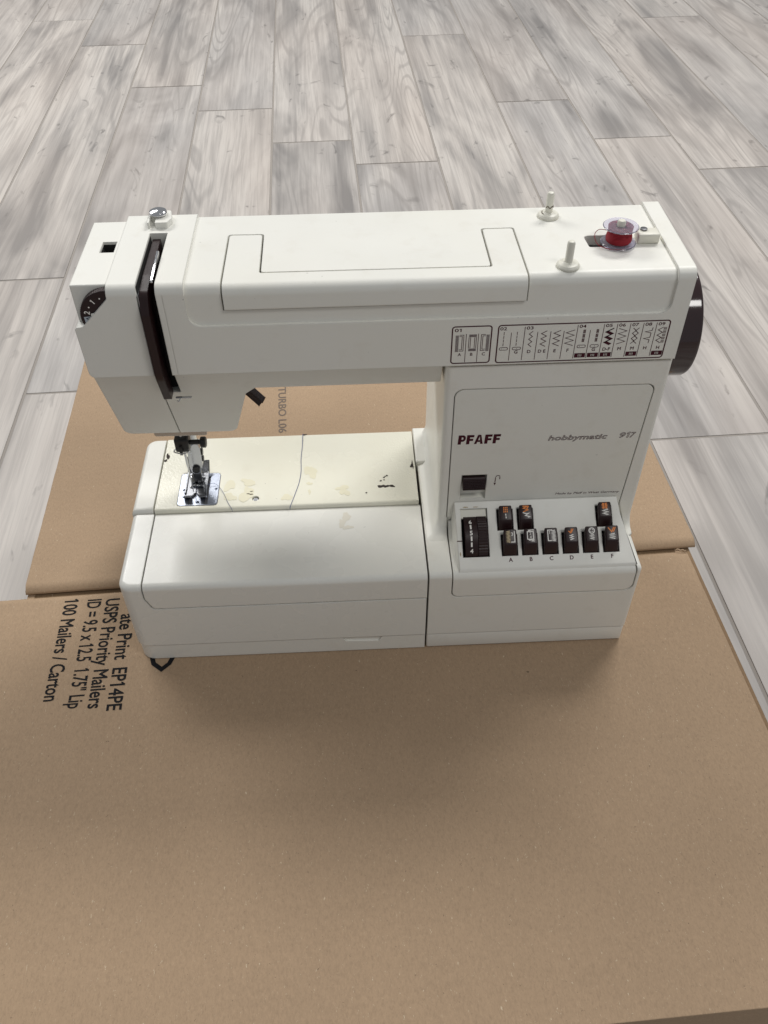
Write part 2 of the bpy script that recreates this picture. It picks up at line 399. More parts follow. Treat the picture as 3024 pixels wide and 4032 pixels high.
# torn paper at the flap corner
tp = []
for i in range(7):
    a = 0.2762 + 0.0014 * i; tp.append((a, 0.0022 - 0.00035 * i + 0.0005 * math.sin(i * 2.1), H - 0.0006 + 0.0009 * abs(math.sin(i * 1.3))))
tube('torn_edge', tp, 0.0009, KRAFT, cb, 5, 3)
def to_cb(x, y):
    d = Vector((x - 0.18, y - 0.08, 0)); return Matrix.Rotation(-BA, 3, 'Z') @ d
def box_text(name, body, a, b, length, cap, mat, bold=0.0, parent=front, zt=H - 0.0006):
    """reads towards the front edge: baseline starts at (a, b), runs to -y"""
    p = to_cb(a, b); d = Matrix.Rotation(-BA, 3, 'Z') @ Vector((0.042, -1, 0)); u = Vector((-d.y, d.x, 0))
    Ink((p.x, p.y, zt + 0.00025), d, u).text(body, 0, 0, cap, length, bold=bold, thick=0.014 if mat is INK else 0.010).out(name, mat, parent)
box_text('printed_line', '100 Mailers / Carton', -0.0725, 0.0636, 0.0985, 0.0118, INK)
box_text('printed_line', 'ID = 9.5 x 12.5  1.75" Lip', -0.0533, 0.0640, 0.1062, 0.0118, INK)
box_text('printed_line', 'USPS Priority Mailers', -0.0380, 0.0640, 0.1070, 0.0118, INK)
box_text('printed_line', 'ate Print  EP14PE', -0.0228, 0.0470, 0.0925, 0.0118, INK)
box_text('printed_line', 'TURBO L06', 0.0955, 0.3500, 0.0765, 0.0085, FAINT, 0.0, rear, H)
p = to_cb(0.0, 0.0)
lg = Ink((p.x, p.y, H - 0.0003), Matrix.Rotation(-BA, 3, 'Z') @ Vector((1, 0, 0)), Matrix.Rotation(-BA, 3, 'Z') @ Vector((0, 1, 0)))
lg.line([(0.0078, 0.006), (0.0108, -0.0040), (0.0178, -0.0098), (0.0232, -0.0045), (0.0270, 0.006)], 0.0036)
lg.out('printed_mark', INK, front)

# ================================================================ sewing machine
sm = empty('sewing_machine', 'white and cream electric sewing machine with dark brown controls standing on the cardboard box', 'sewing machine')
FY = 0.0435
# ---- base, left side: tray under the bed
def roundbox(name, x0, x1, y0, y1, z0, z1, rv, rt, mat, corners=('fl', 'rl'), tops=('f', 'l'), seg=6):
    bm = bmesh.new(); bmesh.ops.create_cube(bm, size=1)
    for v in bm.verts: v.co = Vector(((x0, x1)[v.co.x > 0], (y0, y1)[v.co.y > 0], (z0, z1)[v.co.z > 0]))
    e = []
    for ed in bm.edges:
        m = (ed.verts[0].co + ed.verts[1].co) / 2; d = ed.verts[0].co - ed.verts[1].co
        if abs(d.z) > 1e-6:
            k = ('f' if m.y < (y0 + y1) / 2 else 'r') + ('l' if m.x < (x0 + x1) / 2 else 'r')
            if k in corners: e.append(ed)
    if e and rv: bmesh.ops.bevel(bm, geom=e, offset=rv, segments=seg, profile=0.5, affect='EDGES')
    e = []
    for ed in bm.edges:
        a, b = ed.verts[0].co, ed.verts[1].co
        if abs(a.z - z1) < 1e-7 and abs(b.z - z1) < 1e-7:
            m = (a + b) / 2; f = [fc for fc in ed.link_faces if abs(fc.normal.z) < 0.5]
            n = f[0].normal if f else Vector()
            if not f: continue
            if ('f' in tops and n.y < -0.3) or ('l' in tops and n.x < -0.3) or ('r' in tops and n.x > 0.3) or ('b' in tops and n.y > 0.3): e.append(ed)
    bm.normal_update()
    if e and rt: bmesh.ops.bevel(bm, geom=e, offset=rt, segments=seg, profile=0.5, affect='EDGES')
    me = bpy.data.meshes.new(name); bm.to_mesh(me); bm.free()
    return link(name, me, mat, sm)
lidpoly = lambda d: rpoly([(0.0180 - d, 0.12), (0.0178 - d, 0.074), (0.0222 - d, 0.0621 - d, 0.004), (0.24, 0.0621 - d), (0.24, 0.12)])
tray = roundbox('base_housing', 0, 0.2255, 0, 0.0752, 0.0176, 0.0868, 0.010, 0.0046, LID, ('fl',), ('f', 'l'))
lid = roundbox('accessory_lid', 0.0002, 0.2257, 0.0002, 0.0748, 0.0178, 0.0868, 0.010, 0.0046, LID, ('fl',), ('f',))
bool_(tray, prism('c', lidpoly(0.0005), 'y', -0.02, 0.09)); finish(tray)
bool_(lid, prism('c', lidpoly(-0.0005), 'y', -0.02, 0.09), op='INTERSECT'); finish(lid)
finish(roundbox('bed_end_cap', 0, 0.0166, 0.0762, 0.1625, 0.0176, 0.0906, 0.009, 0.0045, WHITE, ('rl',), ('l', 'b', 'f')))
box('base_core', 0.0065, 0.2245, 0.0045, 0.159, 0.006, 0.0835, DARK, sm)
sk = roundbox('base_skirt', 0.0008, 0.2255, 0.0006, 0.162, 0.0, 0.0168, 0.011, 0, WHITE, ('fl', 'rl'), ())
bool_(sk, prism('c', [(0.1595, 0.018), (0.1635, 0.0120), (0.1890, 0.0112), (0.1925, 0.018)], 'y', -0.01, 0.0020)); finish(sk)
# ---- bed plate
bed = roundbox('bed_plate', 0.0178, 0.2247, 0.0752, 0.1622, 0.0780, 0.0904, 0.001, 0.0026, BED, ('fr',), ('f', 'b'))
bool_(bed, prism('c', rpoly([(0.0345, 0.0796, .003), (0.0664, 0.0790, .003), (0.0664, 0.1166, .003), (0.0345, 0.1170, .003)]), 'z', 0.0885, 0.1),
      lathe('c', [(0.0028, 0.086), (0.0028, 0.1)], None, None, 20, 'z', (0.0961, 0.0851, 0)))
finish(bed)
sc = lathe('bed_screw', [(0.0024, 0.0862), (0.0024, 0.0888), (0.0018, 0.0894)], STEEL, sm, 16, 'z', (0.0961, 0.0851, 0))
npl = prism('needle_plate', rpoly([(0.0349, 0.0800, .0027), (0.0660, 0.0794, .0027), (0.0660, 0.1162, .0027), (0.0349, 0.1166, .0027)]), 'z', 0.0886, 0.0907, BRUSHED, sm)
cuts = [box('c', *b, 0.0893, 0.1) for b in ((0.0432, 0.0457, 0.0805, 0.1125), (0.0560, 0.0586, 0.0805, 0.1125), (0.0478, 0.0535, 0.0995, 0.1012))]
for x, y, r in ((0.0388, 0.0975, .0011), (0.0640, 0.0975, .0011), (0.0505, 0.0830, .0015)):
    cuts.append(lathe('c', [(r, 0.0893), (r, 0.1)], None, None, 14, 'z', (x, y, 0)))
bool_(npl, *cuts)
for x0, x1 in ((0.0434, 0.0455), (0.0562, 0.0584)):
    v = []; fc = []; n = 22
    pl = [(0.0812, 0.0894)]
    for i in range(n):
        y = 0.0812 + (0.1120 - 0.0812) * i / n; d = (0.1120 - 0.0812) / n
        pl += [(y + d * .1, 0.0899), (y + d * .6, 0.0904)]
    pl += [(0.1120, 0.0894)]
    prism('feed_dog', pl, 'x', x0, x1, DSTEEL, npl, 20)
# worn marks and residue on the bed
def blob(name, cx, cy, rx, ry, z, mat, parent, seed, n=26, rough=.35, th=0.00012):
    rn = random.Random(seed); ph = [rn.uniform(0, 6.28) for _ in range(5)]; pts = []
    for i in range(n):
        a = 2 * math.pi * i / n
        k = 1 + rough * sum(math.sin(a * (q + 2) + ph[q]) / (q + 1.5) for q in range(5)) + rn.uniform(-.08, .08)
        pts.append((cx + rx * k * math.cos(a), cy + ry * k * math.sin(a)))
    return prism(name, pts, 'z', z, z + th, mat, parent, 0)
BZ = 0.0904
for i, (x, y, a, b) in enumerate(((0.1394, 0.1140, .0050, .0068), (0.1384, 0.1000, .0022, .0018), (0.1386, 0.0905, .0012, .0024), (0.1650, 0.0935, .0048, .0028), (0.1665, 0.0885, .0040, .0036), (0.1209, 0.0852, .0036, .0042),
                                (0.0745, 0.1010, .0050, .0052), (0.0755, 0.0880, .0042, .0050), (0.0893, 0.1040, .0055, .0040), (0.0888, 0.0900, .0050, .0085))):
    blob('residue', x, y, a, b, BZ + 0.00001 * i, GLUE, bed, 40 + i)
GLUE2 = simple('grey_residue', (0.70, 0.67, 0.585), 0.42)
blob('residue', 0.1672, 0.0640, .0040, .0040, 0.0868, GLUE2, lid, 77); blob('residue', 0.1640, 0.0575, .0030, .0038, 0.08681, GLUE2, lid, 78); blob('residue', 0.1685, 0.0530, .0034, .0022, 0.08682, GLUE2, lid, 79)
for i, (x, y, a, b) in enumerate(((0.1958, 0.0938, .0026, .0018), (0.2003, 0.0936, .0022, .0014), (0.2045, 0.0936, .0018, .0015), (0.1958, 0.1002, .0009, .0007), (0.1985, 0.1038, .0008, .0006), (0.2010, 0.1060, .0010, .0007), (0.1995, 0.1052, .0007, .0005), (0.1838, 0.0868, .0006, .0008), (0.1985, 0.1010, .0006, .0005))):
    blob('chip', x, y, a, b, BZ + 0.00002 * i, RUST, bed, 90 + i, 16)
for i, (x, y, a, b) in enumerate(((0.0205, 0.139, .0014, .0032), (0.0192, 0.134, .0010, .0016), (0.2226, 0.1180, .0006, .0045), (0.1335, 0.1610, .0018, .0007), (0.2215, 0.1165, .0010, .0016), (0.0925, 0.0932, .0012, .0003), (0.0900, 0.0905, .0014, .0003), (0.0925, 0.0898, .0012, .0004))):
    blob('chip', x, y, a, b, BZ + 0.0002 + 0.00002 * i, RUST, bed, 120 + i, 16)
# ---- right base and column
box('base_skirt', 0.2270, 0.3830, 0.0006, 0.162, 0.0, 0.0168, WHITE, sm, 0.0012)
sec = roundbox('console_housing', 0.2270, 0.3842, 0.0, 0.162, 0.0176, 0.0876, 0.0035, 0.0044, WHITE, ('fr', 'rr'), ('f', 'r'))
conpoly = lambda d: rpoly([(0.2438 - d, 0.13), (0.2442 - d, 0.0624 - d, 0.005), (0.3802 + d, 0.0624 - d, 0.007), (0.3800 + d, 0.085), (0.3725 + d, 0.11), (0.3725 + d, 0.13)])
bool_(sec, prism('c', conpoly(0.00045), 'y', -0.02, 0.058)); finish(sec)
box('base_core', 0.2285, 0.3815, 0.0030, 0.159, 0.006, 0.0560, DARK, sm)
def loop(z, gx, gy, xr=0.3842):
    return [(x, y, z) for x, y in rpoly([(0.2365 - gx, 0.045 - gy, 0.004), (xr, 0.045 - gy, 0.003), (xr, 0.1625), (0.2365 - gx, 0.1625, 0.004)], 6)]
lv = []
for i in range(11):
    t = i / 10; c = 1 - math.sqrt(max(0, 1 - (1 - t) ** 2))
    lv.append(loop(0.0872 + 0.0125 * t, 0.0095 * c, 0.0125 * c))
for z in (0.16, 0.2393): lv.append(loop(z, 0, 0))
v = [p for l in lv for p in l]; n = len(lv[0])
fc = [tuple(range(n)), tuple(range(len(v) - n, len(v)))] + [(j * n + i, j * n + (i + 1) % n, (j + 1) * n + (i + 1) % n, (j + 1) * n + i) for j in range(len(lv) - 1) for i in range(n)]
colm = link('column', raw('column', v, fc), WHITE, sm)
roundbox('foot_block', 0.2256, 0.2385, 0.1212, 0.1652, 0.080, 0.0909, 0.0, 0.002, WHITE, (), ('l', 'f', 'b'))
ppoly = lambda d: rpoly([(0.2431 - d, 0.1020), (0.3722 + d, 0.1020), (0.3764 + d, 0.2203 + d, 0.0055), (0.2434 - d, 0.2210 + d, 0.0065)])
bool_(colm, prism('c', ppoly(0.0004), 'y', -0.02, 0.0495), prism('c', conpoly(0.0006), 'y', -0.02, 0.0462)); finish(colm)
fp = prism('front_panel', ppoly(-0.0003), 'y', 0.0451, 0.0490, PANEL, sm)
rx0, rx1, rz0, rz1 = 0.2521, 0.2705, 0.1203, 0.1443
bool_(fp, box('c', rx0, rx1, 0.03, 0.06, rz0, rz1)); finish(fp)
box('column_core', 0.2460, 0.3700, 0.0500, 0.150, 0.10, 0.2300, DARK, sm)
# reverse lever pocket and lever
prism('lever_pocket', [(0.0460, rz0 - 0.0004), (0.0600, rz0 + 0.0085), (0.0600, rz0 + 0.008), (0.0460, rz0 - 0.0009)], 'x', rx0, rx1, CREAM, fp)
lev = prism('reverse_lever', rpoly([(0.060, 0.1415, .001), (0.0450, 0.1415, .002), (0.0412, 0.1325, .0012), (0.0440, 0.1308, .001), (0.060, 0.1360, .001)]), 'x', rx0 + 0.0012, rx1 - 0.0010, BROWN, sm)
for i in range(6):
    t = i / 5; y = 0.0441 - 0.0024 * t; z = 0.1395 - 0.0057 * t
    prism('lever_rib', [(y, z), (y - 0.0005, z - 0.0002), (y - 0.0002, z - 0.0006)], 'x', rx0 + 0.0018, rx1 - 0.0016, BROWN, lev, 0)
# ---- console panel with the keys
SL = Vector((0, 0.045, 0.032)).normalized(); SN = Vector((0, -SL.z, SL.y)); SO = Vector((0, 0, 0.086))
def S(x, s, h=0.0): return SO + Vector((x, 0, 0)) + SL * s + SN * h
con = prism('console_panel', rpoly([(0.0001, 0.05), (0.0001, 0.0866, 0.006), (0.034, 0.0882, 0.006), (0.0452, 0.0985), (0.0452, 0.05)]), 'x', 0.24, 0.39, WHITE, sm)
bool_(con, prism('c', conpoly(-0.0004), 'y', -0.02, 0.09), op='INTERSECT')
top = [(0.2480, 0.0448), (0.3692, 0.0448), (0.3708, 0.034), (0.3792, 0.0042), (0.2494, 0.0042)]
bot = [(0.2450, 0.0449), (0.3716, 0.0449), (0.3728, 0.0338), (0.3796, 0.0012), (0.2476, 0.0008)]
v = [(x, y, 0.086 + 0.7111 * y) for x, y in top] + [(x, y, 0.0800) for x, y in bot]
wed = link('wedge', raw('wedge', v, [tuple(range(5)), tuple(range(5, 10))] + [(i, (i + 1) % 5, 5 + (i + 1) % 5, 5 + i) for i in range(5)]), WHITE, sm)
bool_(con, wed, op='UNION')
def sbox(name, x0, x1, s0, s1, h0, h1, mat=None, parent=None, bev=0.0, seg=3, taper=0.0):
    bm = bmesh.new(); bmesh.ops.create_cube(bm, size=1)
    for q in bm.verts:
        tp_ = taper if q.co.z > 0 else 0
        q.co = S((x0 + tp_, x1 - tp_)[q.co.x > 0], (s0 + tp_, s1 - tp_)[q.co.y > 0], (h0, h1)[q.co.z > 0])
    if bev: bmesh.ops.bevel(bm, geom=bm.edges[:], offset=bev, segments=seg, profile=0.5, affect='EDGES')
    me = bpy.data.meshes.new(name); bm.to_mesh(me); bm.free(); return link(name, me, mat, parent)
keys = [(0.2870 + 0.0150 * i, 0.0150) for i in range(6)] + [(0.2849, 0.0340), (0.2999, 0.0340), (0.3585, 0.0340)]
cuts = [sbox('c', x - 0.0062, x + 0.0060, s - 0.0016, s + 0.0145, -0.006, 0.01) for x, s in keys]
cuts.append(sbox('c', 0.2522, 0.2720, 0.0134, 0.0496, -0.010, 0.01))
bool_(con, *cuts); finish(con)
sbox('dial_ramp', 0.2522, 0.2715, 0.0425, 0.0496, -0.010, -0.0022, CREAM, con)
sbox('dial_cavity', 0.2524, 0.2718, 0.0138, 0.0492, -0.0098, -0.0080, DARK, con)
key_obj = []; key_top = []
for i, (x, s) in enumerate(keys):
    sbox('key_well', x - 0.0060, x + 0.0058, s - 0.0014, s + 0.0143, -0.0058, -0.0030, BLACKP, con)
    hz = 0.0092 if i < 6 else 0.0076
    y0 = 0.0112 + (s - 0.0150) * SL.y; z0 = 0.0940 + (s - 0.0150) * SL.z
    low = [(y0 - 0.0006, z0 - 0.004), (y0 + 0.0096, z0 + 0.0026)]; top_ = [(y0 + 0.0024, z0 + hz), (y0 + 0.0119, z0 + hz + 0.0064)]
    bm = bmesh.new(); V = {}
    for a, dx in (('b', 0.0), ('t', 0.0005)):
        for k in (0, 1):
            yy, zz = (low if a == 'b' else top_)[k]
            for sg in (0, 1): V[a, k, sg] = bm.verts.new((x + (-0.0053 + dx, 0.0051 - dx)[sg], yy, zz))
    for f in ((('b', 0, 0), ('b', 0, 1), ('t', 0, 1), ('t', 0, 0)), (('b', 1, 0), ('t', 1, 0), ('t', 1, 1), ('b', 1, 1)), (('t', 0, 0), ('t', 0, 1), ('t', 1, 1), ('t', 1, 0)),
              (('b', 0, 0), ('b', 1, 0), ('b', 1, 1), ('b', 0, 1)), (('b', 0, 0), ('t', 0, 0), ('t', 1, 0), ('b', 1, 0)), (('b', 0, 1), ('b', 1, 1), ('t', 1, 1), ('t', 0, 1))): bm.faces.new([V[q] for q in f])
    bmesh.ops.recalc_face_normals(bm, faces=bm.faces)
    bmesh.ops.bevel(bm, geom=bm.edges[:], offset=0.0008, segments=3, profile=0.5, affect='EDGES')
    me = bpy.data.meshes.new('push_key'); bm.to_mesh(me); bm.free(); key_obj.append(link('push_key', me, BROWN, con))
    key_top.append((Vector((x - 0.0001, (top_[0][0] + top_[1][0]) / 2, (top_[0][1] + top_[1][1]) / 2)), Vector((0, top_[1][0] - top_[0][0], top_[1][1] - top_[0][1])).normalized()))
def kink(i):
    p, d = key_top[i]; return Ink(p + Vector((0, -d.z, d.y)) * 0.0001, (1, 0, 0), d)
def zig(a0, a1, b0, b1, n, off=0):
    return [(a0 if (k + off) % 2 else a1, b1 + (b0 - b1) * k / n) for k in range(n + 1)]
lw = 0.00068
def mark(i, mat, *lines, dots=(), polys=()):
    q = kink(i)
    for l in lines: q.line([(a * 1e-3, b * 1e-3) for a, b in l], lw)
    for d in polys: q.poly([(a * 1e-3, b * 1e-3) for a, b in d])
    for d, w in dots: q.text(d, w[0] * 1e-3, w[1] * 1e-3, w[2] * 1e-3, align='CENTER', bold=.01)
    q.out('key_symbol', mat, key_obj[i])
KT = simple('worn_print', (0.62, 0.50, 0.30), 0.6)
mark(0, KT, zig(-2.6, -0.2, -4.2, 4.2, 16)); mark(0, KEYW, [(0.3, -4), (3.1, -4), (3.1, 4)], dots=(('3', (1.4, 0.6, 2.6)),))
mark(1, KEYW, [(-2.4, -2.4), (2.0, -2.4), (2.0, 3.2), (-2.4, 3.2), (-2.4, -2.6)], [(-1.8, 3.9), (0, 3.9), (-1.4, 4.4), (2.6, 4.4)], [(-1.6, -3.1), (2.2, -3.1), (0.6, -3.8), (2.4, -3.9)], dots=(('2', (-0.2, 0.7, 2.0)), ('4', (-0.1, -1.8, 2.0))))
mark(2, KEYW, zig(0.6, 3.0, -4.3, 3.6, 16), [(0.0, -4.0), (-2.4, -4.0), (-2.4, 3.8), (1.0, 3.8)], dots=(('1', (-1.0, 0.8, 2.4)),))
mark(3, KEYW, zig(-1.2, 1.2, -4.0, -0.2, 5)); mark(3, KEYO, [(-2.2, 2.6), (-0.6, 1.2), (0.2, 4.2)], [(-0.2, 1.2), (1.4, 4.2)])
mark(4, KEYW, zig(-1.4, 1.4, -4.2, -0.6, 6), [(2.0 * math.cos(a * math.pi / 9), 2.2 + 2.0 * math.sin(a * math.pi / 9)) for a in range(19)],
     polys=[[(cx + .4 * math.cos(a), cy + .4 * math.sin(a)) for a in (0, 1.05, 2.1, 3.14, 4.2, 5.25)] for cx in (-.7, .7) for cy in (1.5, 2.9)])
mark(5, KEYW, zig(-2.0, 1.8, -4.2, -0.4, 6)); mark(5, KEYO, [(-2.8, 4.0), (-0.4, 0.8), (1.4, 4.2)], [(0.8, 0.8), (2.6, 4.2)])
mark(6, KEYO, *[[(x, y), (x + 0.1, y + 1.1)] for x in (-1.2, 0, 1.2) for y in (0.2, 1.7, 3.2)]); mark(6, KEYW, [(0, -0.8), (0.1, -2.2)], [(0.1, -2.8), (0.2, -4.2)])
mark(7, KEYO, zig(-1.9, 1.8, 0.2, 4.2, 3), [(-2.2, 4.4), (2.2, 4.3)], [(2.2, 4.3), (-0.3, 0.6)]); mark(7, KEYW, [(-2.4, -0.4), (0.4, -1.4), (2.4, -0.9), (-0.6, -2.6), (2.6, -3.6), (1.4, -4.0)])
mark(8, KEYO, zig(-1.8, 1.6, 0.4, 4.4, 4), zig(-1.8, 1.6, 0.4, 4.4, 4, 1)); mark(8, KEYW, zig(-1.8, 1.4, -4.2, -0.2, 4), zig(-1.2, 2.2, -4.2, -0.2, 4))
q = Ink(S(0, 0, 0.0001), (1, 0, 0), SL)
for i, ch in enumerate('ABCDEF'): q.text(ch, 0.2872 + 0.0150 * i, 0.0091, 0.0030, align='CENTER', bold=0.022)
q.out('key_letters', MAROON, con)
Ink(S(0, 0, 0.0001), (1, 0, 0), SL).rect(0.2485, 0.2523, 0.0253, 0.0260).out('dial_marker', MAROON, con)
# stitch length wheel
DC = S(0, 0.0283, -0.0145); DR = 0.0198
def wheel_ring(name, x0, x1, r, teeth, mat):
    v = []; fc = []; n = teeth * 2 if teeth else 96
    for i in range(n):
        a = 2 * math.pi * i / n; rr = r - (0.00055 if teeth and i % 2 else 0)
        for x in (x0, x1): v.append((x, DC.y + rr * math.cos(a), DC.z + rr * math.sin(a)))
    fc = [(2 * i, 2 * ((i + 1) % n), 2 * ((i + 1) % n) + 1, 2 * i + 1) for i in range(n)] + [tuple(2 * i for i in range(n)), tuple(2 * i + 1 for i in range(n))]
    return link(name, raw(name, v, fc), mat, con, 20 if teeth else 35)
dial = wheel_ring('stitch_length_dial', 0.2542, 0.2636, DR, 0, BROWN)
wheel_ring('knurled_rim', 0.2638, 0.2708, DR + 0.0006, 56, BROWN)
def on_dial(ang, x, mat, fn, name='dial_mark'):
    rad = Vector((0, math.cos(ang), math.sin(ang))); tang = Vector((0, -math.sin(ang), math.cos(ang)))
    if tang.dot(SL) < 0: tang = -tang
    q = Ink(DC + Vector((x, 0, 0)) + rad * (DR + 0.00012), (1, 0, 0), tang); fn(q); q.out(name, mat, dial)
n_ang = math.atan2(SN.z, SN.y)
for ds, kind in ((0.0115, '6'), (0.0070, '|'), (0.0025, '5'), (-0.0018, '|'), (-0.0062, '|'), (-0.0110, '4')):
    a = n_ang - ds / DR
    if kind == '|': on_dial(a, 0.2586, KEYW, lambda q: q.rect(-0.0006, 0.0006, -0.0017, 0.0017))
    else: on_dial(a, 0.2586, KEYW, lambda q: q.text(kind, 0, -0.0017, 0.0034, align='CENTER', bold=.03))
# grime caught beside the dial
def sblob(x, s, a, b, seed, th=0.00015):
    rn = random.Random(seed); q = Ink(S(0, 0, 0.00012), (1, 0, 0), SL); pts = []
    for i in range(18):
        t = 2 * math.pi * i / 18; k = 1 + rn.uniform(-.3, .3); pts.append((x + a * k * math.cos(t), s + b * k * math.sin(t)))
    q.poly(pts); q.out('grime', DIRT, con)
for i, (x, s, a, b) in enumerate(((0.2560, 0.0508, .0018, .0004), (0.2635, 0.0507, .0020, .0003), (0.2505, 0.0160, .0004, .0014))): sblob(x, s, a, b, i)
# ---- printing on the front panel
q = Ink((0, 0.04495, 0), (1, 0, 0), (0, 0, 1))
# bold maker's lettering drawn as shapes
def PF(ch, a, b, h):
    w = h * .62; t = h * .27; sk = .06
    def sh(pts): q.poly([(a + x * w + y * h * sk, b + y * h) for x, y in pts])
    T_ = t / h; tw = t / w
    if ch in 'PF': sh([(0, 0), (tw, 0), (tw, 1), (0, 1)])
    if ch == 'F': sh([(tw, 1 - T_ * .92), (.98, 1 - T_ * .92), (.98, 1), (tw, 1)]); sh([(tw, .36), (.90, .36), (.90, .36 + T_ * .85), (tw, .36 + T_ * .85)])
    if ch == 'P':
        n = 8; out = [(tw, 1)] + [(.62 + .40 * math.sin(math.pi * k / n), .65 + .35 * math.cos(math.pi * k / n)) for k in range(n + 1)] + [(tw, .30)]
        inn = [(tw, .78)] + [(.58 + .13 * math.sin(math.pi * k / n), .65 + .13 * math.cos(math.pi * k / n)) for k in range(n + 1)] + [(tw, .52)]
        for k in range(len(out) - 1): sh([out[k], out[k + 1], inn[k + 1], inn[k]])
    if ch == 'A':
        sh([(-.06, 0), (.28, 0), (.60, .86), (.62, 1), (.34, 1)]); sh([(.80, 0), (1.14, 0), (.76, 1), (.63, 1), (.61, .80)]); sh([(.37, .22), (.725, .22), (.655, .42), (.445, .42)])
    return w
x = 0.2475
for ch in 'PFAFF': x += PF(ch, x, 0.1737, 0.0082) * (1.30 if ch == 'A' else 1.12) + 0.00015
q.out('maker_lettering', MAROON, fp)
q = Ink((0, 0.04495, 0), (1, 0, 0), (0, 0, 1))
q.text('hobbymatic', 0.3105, 0.1745, 0.0046, 0.0415, shear=0.22, outline=0.020); q.out('model_name', MAROON, fp)
q = Ink((0, 0.04495, 0), (1, 0, 0), (0, 0, 1)); q.text('9', 0.3605, 0.1748, 0.0048, 0.0042, shear=0.22, outline=0.020); q.text('7', 0.3678, 0.1748, 0.0048, 0.0040, shear=0.22, outline=0.020)
q.line([(0.3657 + 0.22 * zz + xx, 0.1748 + zz) for xx, zz in ((0, 0), (0.0009, 0), (0.0009, 0.0048), (0.0002, 0.0048), (-0.0009, 0.0040), (-0.0007, 0.0034), (0, 0.0037))], 0.00030, True); q.out('model_number', MAROON, fp)
q = Ink((0, 0.04495, 0), (1, 0, 0), (0, 0, 1)); q.text('Made by Pfaff in West Germany', 0.3226, 0.1216, 0.0020, 0.0478, shear=0.2, bold=0.012); q.out('origin_line', MAROON, fp)
q = Ink((0, 0.04495, 0), (1, 0, 0), (0, 0, 1))
ar = [(0.2767, 0.1362), (0.2769, 0.1418), (0.2778, 0.1430), (0.2792, 0.1430), (0.2800, 0.1420), (0.2799, 0.1376)]
for k in range(5):
    a, b = Vector(ar[k]), Vector(ar[k + 1]); q.line([a.lerp(b, .08), a.lerp(b, .92 if k != 4 else .6)], 0.0006)
q.poly([(0.2758, 0.1360), (0.2776, 0.1360), (0.2767, 0.1334)])
q.out('reverse_symbol', MAROON, fp)

# ---- arm
P0 = rpoly([(FY, 0.2412), (FY, 0.3040, 0.0062), (0.1365, 0.3040, 0.004), (0.1365, 0.2412)], 8)
arm = prism('arm_housing', P0, 'x', 0.005, 0.3838, WHITE, sm)
bool_(arm, prism('c', rpoly([(0.0114, 0.2412, 0.004), (0.0108, 0.2780, 0.002), (0.0158, 0.2784, 0.003), (0.0342, 0.2968, 0.002), (0.0345, 0.33), (0.39, 0.33), (0.3840, 0.2380)]), 'y', -0.1, 0.3), op='INTERSECT')
bool_(arm, prism('c', rpoly([(0.0792, 0.33), (0.0792, 0.2760, 0.008), (0.3728, 0.2755, 0.007), (0.3733, 0.33)]), 'y', -0.1, 0.3),
      prism('c', rpoly([(0.02, 0.22), (0.02, 0.33), (0.1090, 0.33), (0.1090, 0.286), (0.062, 0.286), (0.062, 0.22)]), 'x', 0.0516, 0.0628),
      box('c', 0.06640, 0.06665, 0.03, FY + 0.0003, 0.23, 0.2985))
finish(arm)
cov = prism('top_cover', rpoly([(0.0453, 0.262), (0.0453, 0.3023, 0.0062), (0.1350, 0.3023, 0.003), (0.1350, 0.262)], 8), 'x', 0.0786, 0.3738, WHITE, sm)
def upoly(d):
    return rpoly([(0.1014 - d, 0.02), (0.2834 + d, 0.02), (0.2824 + d, 0.1056 + d, .002), (0.2627 - d, 0.1054 + d, .002), (0.2630 - d, 0.0584 + d, .002), (0.1234 + d, 0.0590 + d, .002), (0.1230 + d, 0.1062 + d, .002), (0.1018 - d, 0.1066 + d, .002)])
han = prism('carry_handle', rpoly([(0.0432, 0.2868, 0.001), (0.0432, 0.3024, 0.0062), (0.13, 0.3024), (0.13, 0.2868)], 8), 'x', 0.09, 0.30, WHITE, sm)
bool_(han, prism('c', upoly(-0.0003), 'z', 0.2, 0.4), op='INTERSECT'); finish(han)
bool_(cov, prism('c', upoly(0.0008), 'z', 0.2858, 0.4),
      prism('c', rpoly([(0.3262, 0.0782, .001), (0.3470, 0.0782, .001), (0.3470, 0.0928, .001), (0.3252, 0.0928, .003)]), 'z', 0.2950, 0.4)); finish(cov)
box('winder_cavity', 0.3254, 0.3468, 0.0784, 0.0926, 0.2952, 0.2960, DSTEEL, cov)
# block with the tension dial at the head end
tb = prism('tension_block', rpoly([(0.0505, 0.25), (0.0505, 0.3026, 0.001), (0.1300, 0.3026, 0.002), (0.1300, 0.25)]), 'x', 0.0126, 0.0343, WHITE, sm)
bool_(tb, box('c', 0.0232, 0.0320, 0.0885, 0.1020, 0.2700, 0.32)); finish(tb)
hl = box('hole_shade', 0.0216, 0.0336, 0.0868, 0.1036, 0.2700, 0.3008, DARK, tb); bool_(hl, box('c', 0.0234, 0.0318, 0.0887, 0.1018, 0.2750, 0.32))  # dark inset, the hole's shade painted onto its walls
TC = (0.0334, 0, 0.2836)
v = []; fc = []; n = 170
for i in range(n):
    a = 2 * math.pi * i / n; rr = 0.0178 - (0.0002 if i % 2 else 0)
    for y in (0.0452, 0.0456, 0.0500): v.append((TC[0] + (rr - (.0004 if y == .0452 else 0)) * math.cos(a), y, TC[2] + (rr - (.0004 if y == .0452 else 0)) * math.sin(a)))
for i in range(n):
    j = (i + 1) % n; fc += [(3 * i, 3 * j, 3 * j + 1, 3 * i + 1), (3 * i + 1, 3 * j + 1, 3 * j + 2, 3 * i + 2)]
fc += [tuple(3 * i for i in range(n)), tuple(3 * i + 2 for i in range(n))]
